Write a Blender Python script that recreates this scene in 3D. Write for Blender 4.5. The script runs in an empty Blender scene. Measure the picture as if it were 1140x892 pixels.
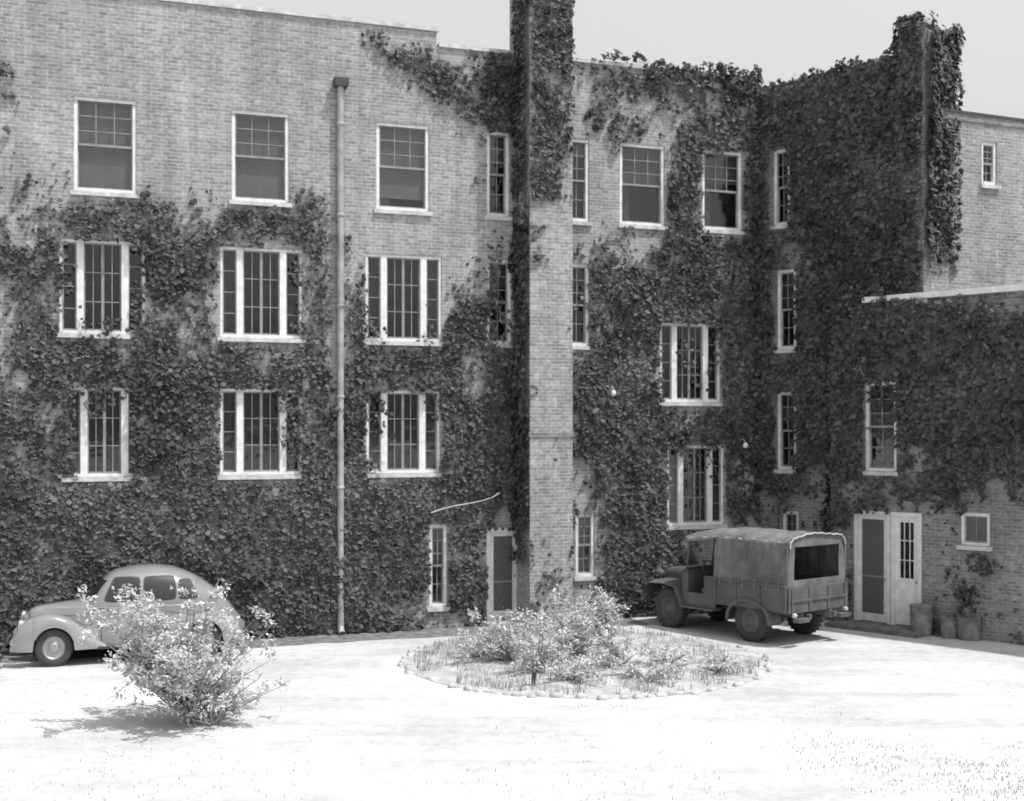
import bpy, math, random
import numpy as np
from mathutils import Vector, Matrix
random.seed(7); rng=np.random.default_rng(11)
S=bpy.context.scene
# ---------------------------------------------------------------- survey constants (photo 1140x892)
F=1400.0; CX=570.0; HY=478.0; H=4.52
def depth_ground(y): return H*F/(y-HY)
def gpt(x,y):
    Y=depth_ground(y); return Vector(((x-CX)*Y/F,Y,0))
# ---------------------------------------------------------------- camera
cd=bpy.data.cameras.new("camera"); cam=bpy.data.objects.new("camera",cd); S.collection.objects.link(cam)
cam.location=(0,0,H); cam.rotation_euler=(math.radians(90),0,0)
cd.sensor_width=36; cd.lens=F/1140*36; cd.shift_y=(HY-446)/1140; cd.clip_end=3000; S.camera=cam
cd.dof.use_dof=True; cd.dof.focus_distance=17.0; cd.dof.aperture_fstop=1.1
S.view_settings.view_transform='Standard'; S.view_settings.look='None'; S.view_settings.exposure=0
# ---------------------------------------------------------------- light
E=math.radians(64); hx,hy=0.90,-0.436; l=math.hypot(hx,hy); hx/=l; hy/=l
sv=Vector((hx*math.cos(E),hy*math.cos(E),math.sin(E)))
sd=bpy.data.lights.new("sun",'SUN'); so=bpy.data.objects.new("sun",sd); S.collection.objects.link(so)
sd.energy=3.9; sd.angle=math.radians(0.5); sd.color=(1,0.995,0.985)
so.rotation_euler=sv.to_track_quat('Z','Y').to_euler(); so.location=(20,-10,40)
w=bpy.data.worlds.new("World"); S.world=w; w.use_nodes=True; nt=w.node_tree; nt.nodes.clear()
sk=nt.nodes.new('ShaderNodeTexSky'); sk.sky_type='NISHITA'; sk.sun_disc=False
sk.sun_elevation=E; sk.sun_rotation=math.atan2(hx,hy); sk.dust_density=5.0; sk.air_density=1.6
# blue-sensitive black-and-white film: take the blue channel, plus thin white haze
sc_=nt.nodes.new('ShaderNodeSeparateColor'); ad=nt.nodes.new('ShaderNodeMath'); ad.operation='ADD'; ad.inputs[1].default_value=1.9
bg=nt.nodes.new('ShaderNodeBackground'); bg.inputs[1].default_value=0.13
ow=nt.nodes.new('ShaderNodeOutputWorld')
nt.links.new(sk.outputs[0],sc_.inputs[0]); nt.links.new(sc_.outputs[2],ad.inputs[0]); nt.links.new(ad.outputs[0],bg.inputs[0]); nt.links.new(bg.outputs[0],ow.inputs[0])
# ---------------------------------------------------------------- materials
def newmat(name):
    m=bpy.data.materials.new(name); m.use_nodes=True; n=m.node_tree.nodes; b=n['Principled BSDF']; return m,m.node_tree,b
def g(v): return (v,v,v,1)
def ramp(nt,src,stops):
    r=nt.nodes.new('ShaderNodeValToRGB'); e=r.color_ramp.elements
    while len(e)<len(stops): e.new(0.5)
    for i,(p,v) in enumerate(stops): e[i].position=p; e[i].color=g(v)
    nt.links.new(src,r.inputs[0]); return r.outputs[0]
def noise(nt,coord,scale,detail=2,rough=.6):
    n=nt.nodes.new('ShaderNodeTexNoise'); n.inputs['Scale'].default_value=scale; n.inputs['Detail'].default_value=detail; n.inputs['Roughness'].default_value=rough
    if coord: nt.links.new(coord,n.inputs['Vector'])
    return n.outputs['Fac']
def mul(nt,a,b,op='MULTIPLY'):
    m=nt.nodes.new('ShaderNodeMath'); m.operation=op
    for i,x in enumerate((a,b)):
        if isinstance(x,(int,float)): m.inputs[i].default_value=x
        else: nt.links.new(x,m.inputs[i])
    return m.outputs[0]
def bump(nt,b,h,strength,dist):
    bp=nt.nodes.new('ShaderNodeBump'); bp.inputs['Strength'].default_value=strength; bp.inputs['Distance'].default_value=dist
    nt.links.new(h,bp.inputs['Height']); nt.links.new(bp.outputs[0],b.inputs['Normal'])
def plain(name,v,rough=.6,var=.25,scale=4,bmp=.0,spec=.5,metal=0,coat=0):
    m,nt,b=newmat(name); tc=nt.nodes.new('ShaderNodeTexCoord')
    n=noise(nt,tc.outputs['Object'],scale,3); c=ramp(nt,n,[(.3,v*(1-var)),(.7,v*(1+var))]); nt.links.new(c,b.inputs['Base Color'])
    b.inputs['Roughness'].default_value=rough; b.inputs['Specular IOR Level'].default_value=spec; b.inputs['Metallic'].default_value=metal
    b.inputs['Coat Weight'].default_value=coat
    if bmp: bump(nt,b,noise(nt,tc.outputs['Object'],scale*6),bmp,.02)
    return m
def brickmat(name,c1,c2,mort):
    m,nt,b=newmat(name); tc=nt.nodes.new('ShaderNodeTexCoord'); sp=nt.nodes.new('ShaderNodeSeparateXYZ'); nt.links.new(tc.outputs['Object'],sp.inputs[0])
    s=mul(nt,sp.outputs[0],sp.outputs[1],'ADD'); cb=nt.nodes.new('ShaderNodeCombineXYZ'); nt.links.new(s,cb.inputs[0]); nt.links.new(sp.outputs[2],cb.inputs[1])
    br=nt.nodes.new('ShaderNodeTexBrick'); nt.links.new(cb.outputs[0],br.inputs['Vector'])
    br.inputs['Scale'].default_value=1; br.inputs['Brick Width'].default_value=.215; br.inputs['Row Height'].default_value=.078
    br.inputs['Mortar Size'].default_value=.012; br.inputs['Mortar Smooth'].default_value=.3; br.inputs['Bias'].default_value=.1
    br.inputs['Color1'].default_value=g(c1); br.inputs['Color2'].default_value=g(c2); br.inputs['Mortar'].default_value=g(mort)
    n1=noise(nt,tc.outputs['Object'],.45,4,.65); r1=ramp(nt,n1,[(.3,.72),(.7,1.12)])
    n2=noise(nt,tc.outputs['Object'],11,2,.7); r2=ramp(nt,n2,[(.3,.74),(.7,1.2)])
    mp=nt.nodes.new('ShaderNodeMapping'); mp.inputs['Scale'].default_value=(2.2,2.2,.18); nt.links.new(tc.outputs['Object'],mp.inputs[0])
    n3=noise(nt,mp.outputs[0],1.5,3,.7); r3=ramp(nt,n3,[(.3,.8),(.65,1.06)])
    mx=nt.nodes.new('ShaderNodeMix'); mx.data_type='RGBA'; mx.blend_type='MULTIPLY'; mx.inputs[0].default_value=1
    k=mul(nt,mul(nt,r1,r2),r3); nt.links.new(br.outputs['Color'],mx.inputs[6]); nt.links.new(k,mx.inputs[7])
    nt.links.new(mx.outputs[2],b.inputs['Base Color']); b.inputs['Roughness'].default_value=.9; b.inputs['Specular IOR Level'].default_value=.15
    inv=mul(nt,1.0,br.outputs['Fac'],'SUBTRACT'); bump(nt,b,inv,.6,.012)
    return m
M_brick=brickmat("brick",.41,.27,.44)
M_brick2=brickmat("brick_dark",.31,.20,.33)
M_white=plain("white_paint",.70,.5,.14,6)
M_trim=plain("window_muntin_paint",.24,.5,.2,6)
M_stone=plain("coping_stone",.5,.85,.25,5,.3)
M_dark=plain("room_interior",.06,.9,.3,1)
M_shade=plain("roller_shade",.17,.9,.15,3)
M_shade2=plain("roller_shade_dark",.09,.9,.15,3)
M_curt=plain("curtain",.07,.9,.5,9)
M_pipe=plain("galvanised_pipe",.34,.6,.3,3)
M_roof=plain("roof_felt",.2,.9,.3,2)
M_soil_step=plain("soil_and_step_shade",.16,.95,.5,5,.6)
M_screen=plain("screen_mesh",.10,.7,.3,20)
M_black=plain("black_iron",.05,.7,.3,5)
def glassmat(name,tint,fac):
    m=bpy.data.materials.new(name); m.use_nodes=True; nt=m.node_tree; nt.nodes.clear()
    o=nt.nodes.new('ShaderNodeOutputMaterial'); t=nt.nodes.new('ShaderNodeBsdfTransparent'); t.inputs[0].default_value=g(tint)
    gl=nt.nodes.new('ShaderNodeBsdfGlossy'); gl.inputs['Roughness'].default_value=.06; mx=nt.nodes.new('ShaderNodeMixShader'); mx.inputs[0].default_value=fac
    tc=nt.nodes.new('ShaderNodeTexCoord'); n=noise(nt,tc.outputs['Object'],2.2,2); bp=nt.nodes.new('ShaderNodeBump'); bp.inputs['Strength'].default_value=.15; bp.inputs['Distance'].default_value=.03
    nt.links.new(n,bp.inputs['Height']); nt.links.new(bp.outputs[0],gl.inputs['Normal'])
    nt.links.new(t.outputs[0],mx.inputs[1]); nt.links.new(gl.outputs[0],mx.inputs[2]); nt.links.new(mx.outputs[0],o.inputs[0]); return m
M_glass=glassmat("window_glass",.7,.09)
def leafmat(name,lo,hi,trans=0.15,rough=.5,big=0.0):
    m,nt,b=newmat(name); ge=nt.nodes.new('ShaderNodeNewGeometry')
    c=ramp(nt,ge.outputs['Random Per Island'],[(0,lo),(1,hi)])
    if big:
        n=noise(nt,ge.outputs['Position'],big,3); r=ramp(nt,n,[(.35,.65),(.65,1.25)]); mm=mul(nt,c,r); c=mm
    nt.links.new(c,b.inputs['Base Color']); b.inputs['Roughness'].default_value=rough; b.inputs['Specular IOR Level'].default_value=.2
    if trans:
        t=nt.nodes.new('ShaderNodeBsdfTranslucent'); nt.links.new(c,t.inputs[0]); mx=nt.nodes.new('ShaderNodeMixShader'); mx.inputs[0].default_value=trans
        o=nt.nodes['Material Output']; nt.links.new(b.outputs[0],mx.inputs[1]); nt.links.new(t.outputs[0],mx.inputs[2]); nt.links.new(mx.outputs[0],o.inputs[0])
    return m
M_ivy=leafmat("ivy_leaf",.05,.12,0,.6,.6)
M_vine=plain("vine_bark",.12,.9,.3,8)
M_vinel=plain("vine_bark_pale",.40,.9,.3,8)
M_shrub=leafmat("shrub_leaf",.45,.78,.35,.7)
M_bark=plain("bark",.25,.9,.4,12,.5)
M_grass=leafmat("dry_grass_blade",.3,.55,.3,.8)
# ---------------------------------------------------------------- mesh builder
class MB:
    def __init__(s): s.v=[]; s.f=[]; s.m=[]; s.sm=[]; s.mats=[]
    def mi(s,mat):
        if mat not in s.mats: s.mats.append(mat)
        return s.mats.index(mat)
    def face(s,pts,mat,smooth=False):
        b=len(s.v); s.v+= [tuple(p) for p in pts]; s.f.append(tuple(range(b,b+len(pts)))); s.m.append(s.mi(mat)); s.sm.append(smooth)
    def box(s,x0,x1,y0,y1,z0,z1,mat,M=None):
        if x0>x1:x0,x1=x1,x0
        if y0>y1:y0,y1=y1,y0
        if z0>z1:z0,z1=z1,z0
        P=[(x0,y0,z0),(x1,y0,z0),(x1,y1,z0),(x0,y1,z0),(x0,y0,z1),(x1,y0,z1),(x1,y1,z1),(x0,y1,z1)]
        if M is not None: P=[tuple(M@Vector(p)) for p in P]
        b=len(s.v); s.v+=P; k=s.mi(mat)
        for q in ((0,3,2,1),(4,5,6,7),(0,1,5,4),(1,2,6,5),(2,3,7,6),(3,0,4,7)):
            s.f.append(tuple(b+i for i in q)); s.m.append(k); s.sm.append(False)
    def grid(s,fn,nu,nv,mat,smooth=True,wrap=False):
        b=len(s.v)
        for i in range(nu+1):
            for j in range(nv+(0 if wrap else 1)): s.v.append(tuple(fn(i/nu,j/nv)))
        W=nv if wrap else nv+1; k=s.mi(mat)
        for i in range(nu):
            for j in range(nv):
                j2=(j+1)%W
                s.f.append((b+i*W+j,b+i*W+j2,b+(i+1)*W+j2,b+(i+1)*W+j)); s.m.append(k); s.sm.append(smooth)
    def lathe(s,prof,c,ax,n,mat,smooth=True):
        c=Vector(c); ax=Vector(ax).normalized(); t=ax.orthogonal().normalized(); bb=ax.cross(t)
        def fn(u,v):
            i=u*(len(prof)-1); i0=int(round(i)); r,h=prof[i0]; a=v*2*math.pi
            return c+ax*h+(t*math.cos(a)+bb*math.sin(a))*r
        s.grid(fn,len(prof)-1,n,mat,smooth,True)
    def tube(s,pts,r0,r1,mat,n=5):
        pts=[Vector(p) for p in pts]; L=len(pts); b=len(s.v); k=s.mi(mat)
        for i,p in enumerate(pts):
            d=(pts[min(i+1,L-1)]-pts[max(i-1,0)]); d=d.normalized() if d.length>1e-6 else Vector((0,0,1))
            t=d.cross(Vector((.3,.9,.2))).normalized(); q=d.cross(t); r=r0+(r1-r0)*i/(L-1)
            for j in range(n):
                a=2*math.pi*j/n; s.v.append(tuple(p+(t*math.cos(a)+q*math.sin(a))*r))
        for i in range(L-1):
            for j in range(n):
                s.f.append((b+i*n+j,b+i*n+(j+1)%n,b+(i+1)*n+(j+1)%n,b+(i+1)*n+j)); s.m.append(k); s.sm.append(True)
    def done(s,name,parent=None,matrix=None,bevel=0,local=None):
        me=bpy.data.meshes.new(name); me.from_pydata(s.v,[],s.f)
        for m in s.mats: me.materials.append(m)
        me.polygons.foreach_set('material_index',s.m); me.polygons.foreach_set('use_smooth',s.sm); me.update()
        o=bpy.data.objects.new(name,me); S.collection.objects.link(o)
        if parent: o.parent=parent
        if matrix is not None: o.matrix_local=matrix
        if bevel:
            bm=o.modifiers.new('bevel','BEVEL'); bm.width=bevel; bm.segments=2; bm.limit_method='ANGLE'
        return o
def empty(name,matrix=None):
    e=bpy.data.objects.new(name,None); S.collection.objects.link(e); e.empty_display_size=.5
    if matrix is not None: e.matrix_world=matrix
    return e
# ---------------------------------------------------------------- wall frames
class Fr:
    def __init__(s,ox,oy,th):
        s.ox,s.oy,s.c,s.s=ox,oy,math.cos(th),math.sin(th); s.th=th
        s.M=Matrix.Translation((ox,oy,0))@Matrix.Rotation(th,4,'Z')
    def w(s,u,v,z): return Vector((s.ox+s.c*u-s.s*v, s.oy+s.s*u+s.c*v, z))
    def hit(s,x,v=0):
        k=(x-CX)/F; t=(v+s.c*s.oy-s.s*s.ox)/(s.c-k*s.s)
        return s.c*(t*k-s.ox)+s.s*(t-s.oy), t
    def u(s,x,v=0): return s.hit(x,v)[0]
    def z(s,x,y,v=0): return H+(HY-y)*s.hit(x,v)[1]/F
A=Fr(0,29.17,math.atan(.365))
uc=A.u(845); C0=A.w(uc,0,0)
U=Fr(C0.x,C0.y,math.radians(-45.5))
bld=empty("brick_building")
def wall(mb,u0,u1,z0,z1,holes,mat,v=0,dep=.22):
    us=sorted(set([u0,u1]+[h for q in holes for h in q[:2] if u0<h<u1])); zs=sorted(set([z0,z1]+[h for q in holes for h in q[2:4] if z0<h<z1]))
    for i in range(len(us)-1):
        for j in range(len(zs)-1):
            cu=(us[i]+us[i+1])/2; cz=(zs[j]+zs[j+1])/2
            if any(q[0]<cu<q[1] and q[2]<cz<q[3] for q in holes): continue
            mb.face([(us[i],v,zs[j]),(us[i+1],v,zs[j]),(us[i+1],v,zs[j+1]),(us[i],v,zs[j+1])],mat)
    for a,b,c,d in [q[:4] for q in holes]:
        e=v+dep
        mb.face([(a,v,c),(a,e,c),(a,e,d),(a,v,d)],mat); mb.face([(b,v,c),(b,e,c),(b,e,d),(b,v,d)],mat)
        mb.face([(a,v,d),(b,v,d),(b,e,d),(a,e,d)],mat); mb.face([(a,v,c),(b,v,c),(b,e,c),(a,e,c)],mat)
def light(mb,a,b,c,d,v,nx,nz,shade=0,fw=.03,mat=None,seed=0):
    """a sash: stiles + muntins + glass"""
    mat=mat or M_trim
    mb.box(a,a+fw,v,v+.045,c,d,mat); mb.box(b-fw,b,v,v+.045,c,d,mat)
    mb.box(a+fw,b-fw,v+.002,v+.043,c,c+fw*1.3,mat); mb.box(a+fw,b-fw,v+.002,v+.043,d-fw,d,mat)
    for i in range(1,nx):
        x=a+(b-a)*i/nx; mb.box(x-.009,x+.009,v+.008,v+.035,c+fw*1.3,d-fw,mat)
    for i in range(1,nz):
        z=c+(d-c)*i/nz; mb.box(a+fw,b-fw,v+.011,v+.032,z-.009,z+.009,mat)
    mb.face([(a+fw/2,v+.024,c),(b-fw/2,v+.024,c),(b-fw/2,v+.024,d),(a+fw/2,v+.024,d)],M_glass)
def window(mb,q,kind,v=0,shade=None):
    a,b,c,d=q; r=random.random
    mb.box(a-.06,b+.06,v-.07,v+.1,c-.09,c-.003,M_stone)
    fo=.075 if kind!='tri' else .06; y0=v+.035; y1=v+.15
    mb.box(a+.003,a+fo,y0,y1,c+.003,d-.003,M_white); mb.box(b-fo,b-.003,y0,y1,c+.003,d-.003,M_white)
    mb.box(a+fo,b-fo,y0+.003,y1-.003,d-fo,d-.003,M_white); mb.box(a+fo,b-fo,y0-.02,y1-.003,c+.003,c+.07,M_white)
    A0,B0,C_,D_=a+fo,b-fo,c+.07,d-fo
    if kind=='dh' or kind=='n':
        mid=(C_+D_)/2; nx=3 if kind=='dh' else 2
        light(mb,A0,B0,mid-.02,D_,v+.06,nx,3); light(mb,A0,B0,C_,mid+.02,v+.10,1 if kind=='dh' else 2,1 if kind=='dh' else 2)
        mb.box(A0,B0,v+.055,v+.15,mid-.025,mid+.025,M_trim)
    elif kind=='tri':
        W=B0-A0; mw=.14; s1=A0+W*.22; s2=B0-W*.22
        for s in (s1,s2): mb.box(s-mw/2,s+mw/2,v+.03,v+.155,C_,D_,M_white)
        light(mb,A0,s1-mw/2,C_,D_,v+.08,1,4); light(mb,s2+mw/2,B0,C_,D_,v+.08,1,4)
        mid=(s1+s2)/2; light(mb,s1+mw/2,mid,C_,D_,v+.08,2,3); light(mb,mid,s2-mw/2,C_,D_,v+.083,2,3)
    elif kind=='small':
        light(mb,A0,B0,C_,D_,v+.08,2,1)
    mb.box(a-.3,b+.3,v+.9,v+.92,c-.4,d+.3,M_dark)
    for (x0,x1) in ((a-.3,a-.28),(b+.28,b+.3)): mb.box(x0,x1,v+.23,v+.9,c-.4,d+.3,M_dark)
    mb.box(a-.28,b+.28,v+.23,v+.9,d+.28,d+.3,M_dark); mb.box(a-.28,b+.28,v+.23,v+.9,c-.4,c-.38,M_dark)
    h=d-c; k=r()
    if kind=='dh':
        dn,sm_=shade or (.5,M_shade2); mb.box(A0-.02,B0+.02,v+.18,v+.185,d-h*dn,d,sm_)
        if dn<.9: mb.box(A0+.01,A0+(B0-A0)*.25,v+.2,v+.205,c,d,M_curt)
    elif kind=='n':
        if k<.6: mb.box(A0,B0,v+.18,v+.185,d-h*random.uniform(.2,.5),d,M_shade2)
    elif kind=='tri':
        for (x0,x1) in ((A0,A0+(B0-A0)*random.uniform(.1,.3)),(B0-(B0-A0)*random.uniform(.1,.3),B0)):
            n=14
            def fn(s,t,x0=x0,x1=x1): return (x0+(x1-x0)*s, v+.22+.02*math.sin(s*n*2.2), C_+(D_-C_)*t)
            mb.grid(fn,24,1,M_curt)
def rect(fr,x0,x1,y0,y1,v=0):
    xm=(x0+x1)/2; return [fr.u(x0,v),fr.u(x1,v),fr.z(xm,y1,v),fr.z(xm,y0,v)]
row1=[(82,152,108,215,'dh'),(258,322,122,225,'dh'),(419,478,137,237,'dh'),(542,567,148,240,'n'),(690,740,162,250,'dh'),(782,826,170,256,'dh')]
row2=[(66,162,268,372,'tri'),(245,337,276,376,'tri'),(407,492,283,380,'tri'),(542,569,290,384,'n')]
row3=[(72,160,432,530,'tri'),(245,337,430,530,'tri'),(408,490,437,527,'tri')]
shades=[(.97,M_shade),(.97,M_shade),(.85,M_shade),None,(.5,M_shade2),(.4,M_shade2)]
winA=[]
for ri,row in enumerate((row1,row2,row3)):
    R=[rect(A,*r[:4]) for r in row]; z0=sum(q[2] for q in R)/len(R); z1=sum(q[3] for q in R)/len(R)
    for i,(q,r) in enumerate(zip(R,row)): winA.append(([q[0],q[1],z0,z1],r[4],shades[i] if ri==0 else None))
    if row is not row3:
        u1=A.u(656); winA.append(([u1-.58,u1,z0,z1],'n',None))
for r in [(735,802,360,448,'tri'),(743,806,496,585,'tri'),(478,498,584,676,'n'),(641,662,572,642,'n')]: winA.append((rect(A,*r[:4]),r[4],None))
du=winA[1][0][0]-winA[0][0][0]
base_rows=[winA[0][0],winA[7][0],[w_ for w_ in winA if w_[1]=='tri'][3][0]]
ivyholes_trim=[winA[7][0],[w_ for w_ in winA if w_[1]=='tri'][3][0]]
ex=[]
for q,kd in zip(base_rows,('dh','tri','tri')):
    for k in (1,2): ex.append(([q[0]-du*k,q[1]-du*k,q[2],q[3]],kd,None))
winA+=ex
doorA=rect(A,542,579,588,689); doorA[2]=.12
uL=A.u(-420); TOPA=13.2
holesA=[q for q,_,_ in winA]+[doorA]
mb=MB(); wall(mb,uL,uc,0,TOPA,holesA,M_brick)
us=A.u(486)
mb.box(uL,us,0,.3,TOPA,TOPA+.34,M_brick)
mb.face([(uL,0,0),(uL,14,0),(uL,14,TOPA),(uL,0,TOPA)],M_brick); mb.face([(uL,14,0),(uc+14,14,0),(uc+14,14,TOPA-1.9),(uL,14,TOPA-1.9)],M_brick)
mb.face([(uL,.01,TOPA-1.9),(uc+.0,.01,TOPA-1.9),(uc+4,14,TOPA-1.9),(uL,14,TOPA-1.9)],M_roof)
mb.face([(uL,.3,TOPA-1.9),(uc,.3,TOPA-1.9),(uc,.3,TOPA),(uL,.3,TOPA)],M_brick)
mb.done("main_walls",bld,A.M)
mb=MB()
mb.box(uL-.05,us+.05,-.05,.35,TOPA+.342,TOPA+.43,M_stone); mb.box(us+.052,uc+.1,-.05,.35,TOPA+.002,TOPA+.09,M_stone)
mb.done("parapet_coping",bld,A.M)
mb=MB()
for q,k,sh in winA: window(mb,q,k,0,sh)
mb.done("main_windows",bld,A.M)
def door(mb,q,v=0,kind='screen'):
    a,b,c,d=q; fo=.09
    mb.box(a,a+fo,v+.0,v+.14,c,d,M_white); mb.box(b-fo,b,v+.0,v+.14,c,d,M_white); mb.box(a+fo,b-fo,v+.003,v+.14,d-fo,d,M_white)
    a+=fo;b-=fo;d-=fo; sw=.085
    mb.box(a+.004,a+sw,v+.04,v+.085,c+.02,d-.004,M_white); mb.box(b-sw,b-.004,v+.04,v+.085,c+.02,d-.004,M_white)
    mb.box(a+sw,b-sw,v+.043,v+.083,d-.1,d-.004,M_white); mb.box(a+sw,b-sw,v+.043,v+.083,c+.02,c+.2,M_white)
    if kind=='screen':
        zz=c+(d-c)*.42; mb.box(a+sw,b-sw,v+.05,v+.07,zz,zz+.04,M_trim); mb.box(a+sw,b-sw,v+.06,v+.064,c+.2,d-.1,M_screen)
    else:
        zz=c+(d-c)*.42; mb.box(a+sw,b-sw,v+.05,v+.075,c+.2,zz,M_white); mb.box(a+sw+.1,b-sw-.1,v+.042,v+.05,c+.3,zz-.12,M_white)
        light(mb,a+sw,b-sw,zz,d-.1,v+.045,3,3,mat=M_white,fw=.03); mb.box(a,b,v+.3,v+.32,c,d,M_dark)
    mb.lathe([(0,0),(.03,.01),(.03,.04),(0,.06)],(b-sw/2,v+.04,c+1.0),(0,-1,0),8,M_pipe)
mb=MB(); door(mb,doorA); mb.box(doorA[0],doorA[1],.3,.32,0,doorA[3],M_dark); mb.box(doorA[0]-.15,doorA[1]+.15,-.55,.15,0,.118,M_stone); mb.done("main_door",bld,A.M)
pv=-.85; pu0=A.u(590,pv); pu1=A.u(637.5,pv); zb=A.z(614,484,pv)
mb=MB(); mb.box(pu0,pu1,pv,.5,0,14.7,M_brick); mb.box(pu0-.03,pu1+.03,pv-.03,.0,zb-.05,zb+.05,M_brick2)
mb.box(pu0-.05,pu1+.05,pv-.05,.55,14.702,14.85,M_stone); mb.done("chimney_pier",bld,A.M)
mb=MB(); pu=A.u(378); zt=A.z(374,92); pvp=-.11
mb.lathe([(.072,0),(.072,zt-.25)],(pu,pvp,.15),(0,0,1),14,M_pipe)
for z in np.arange(1.2,zt,2.0): mb.lathe([(.074,0),(.088,.01),(.088,.06),(.074,.07)],(pu,pvp,z),(0,0,1),14,M_pipe)
mb.box(pu-.15,pu+.15,-.26,-.003,zt-.12,zt+.06,M_black); mb.tube([(pu,pvp,.2),(pu,pvp-.04,.1),(pu,pvp-.16,.04)],.072,.072,M_pipe,10)
mb.done("drainpipe",bld,A.M)
# ---- angled wing (frame U)
uE=U.u(1030); TOPU=12.95; TOPC=11.55
winU=[(rect(U,861,879,166,251),'n'),(rect(U,865,886,300,389),'n'),(rect(U,866,888,436,523),'n'),(rect(U,871,889,569,640),'n')]
for q,_ in winU[1:3]: q[0],q[1]=winU[1][0][0],winU[1][0][1]
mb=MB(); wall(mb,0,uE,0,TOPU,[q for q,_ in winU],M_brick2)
mb.face([(0,.35,TOPC-.5),(uE,.35,TOPC-.5),(uE,.35,TOPU),(0,.35,TOPU)],M_brick2)
mb.face([(0,.003,TOPU-.001),(uE,.003,TOPU-.001),(uE,.35,TOPU-.001),(0,.35,TOPU-.001)],M_stone)
mb.done("angled_wing_walls",bld,U.M)
C=Fr(U.w(uE,0,0).x,U.w(uE,0,0).y,math.radians(24))
hC=[rect(C,1093,1110,158,206)]
hC+= [[q[0]+k,q[1]+k,q[2],q[3]] for q in hC for k in (2.6,5.2)]
mb=MB(); wall(mb,0,14,0,TOPC,hC,M_brick)
mb.box(0,14,-.04,.3,TOPC+.002,TOPC+.16,M_brick2); mb.box(0,14,-.07,.33,TOPC+.162,TOPC+.22,M_black)
P_=[(0.1,.5),(14,.5),(14,10),(3,10)]; mb.face([(a_,b_,TOPC-.55) for a_,b_ in P_],M_roof)
mb.done("wing_side_wall",bld,C.M)
# roof between the wings (world polygon)
mb=MB(); pts=[U.w(.3,.4,0),U.w(uE,.4,0),C.w(.2,.4,0),C.w(3,10,0),A.w(uc+4,13.9,0)]
mb.face([(p.x,p.y,11.05) for p in pts],M_roof); mb.done("link_roof",bld)
mb=MB()
for h in hC: window(mb,list(h),'n')
mb.done("wing_side_windows",bld,C.M)
mb=MB()
for q,k in winU: window(mb,q,k)
mb.done("angled_wing_windows",bld,U.M)
ch0=U.u(1001,-.2); chF=-.2
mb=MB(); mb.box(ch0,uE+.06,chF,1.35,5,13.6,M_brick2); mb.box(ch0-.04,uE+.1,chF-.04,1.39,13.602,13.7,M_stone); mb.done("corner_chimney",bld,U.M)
LV=-.35; lu0=U.u(925,LV); lu1=lu0+16; TOPL=7.42
winL=[(rect(U,963,998,425,525,LV),'n'),(rect(U,1069,1102,571,608,LV),'small')]
d1=rect(U,951,991,571,693,LV); d2=rect(U,993,1026,569,690,LV); d1[2]=d2[2]=.1; d1[3]=d2[3]=(d1[3]+d2[3])/2; d2[0]=d1[1]+.02
exL=[([winL[0][0][0]+3.2*k,winL[0][0][1]+3.2*k,winL[0][0][2],winL[0][0][3]],'n') for k in (2,3,4)]
winL+=exL
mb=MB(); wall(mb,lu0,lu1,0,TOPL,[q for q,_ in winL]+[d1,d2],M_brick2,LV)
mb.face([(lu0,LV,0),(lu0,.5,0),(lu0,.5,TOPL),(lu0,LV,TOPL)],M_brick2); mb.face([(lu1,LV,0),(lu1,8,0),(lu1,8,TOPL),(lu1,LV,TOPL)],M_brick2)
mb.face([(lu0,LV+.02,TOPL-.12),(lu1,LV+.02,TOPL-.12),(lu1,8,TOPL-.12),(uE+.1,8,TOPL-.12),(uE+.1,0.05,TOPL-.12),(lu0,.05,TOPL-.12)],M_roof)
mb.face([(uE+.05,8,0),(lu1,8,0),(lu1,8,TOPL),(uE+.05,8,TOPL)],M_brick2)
mb.done("low_block_walls",bld,U.M)
mb=MB(); lc=U.u(962,LV); mb.box(lc,lu1+.1,LV-.1,LV+.35,TOPL+.002,TOPL+.13,M_white); mb.done("low_block_coping",bld,U.M)
mb=MB()
for q,k in winL: window(mb,q,k,LV)
mb.done("low_block_windows",bld,U.M)
mb=MB(); door(mb,d1,LV-.01); door(mb,d2,LV-.013,'half'); mb.box(d1[0],d1[1],LV+.3,LV+.32,0,d1[3],M_dark); mb.box(d1[0]-.3,d2[1]+.3,LV-.8,LV-.003,0,.09,M_soil_step); mb.done("double_doors",bld,U.M,.0)  # dark colour on the doorstep stands in for the wing's shadow
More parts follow.
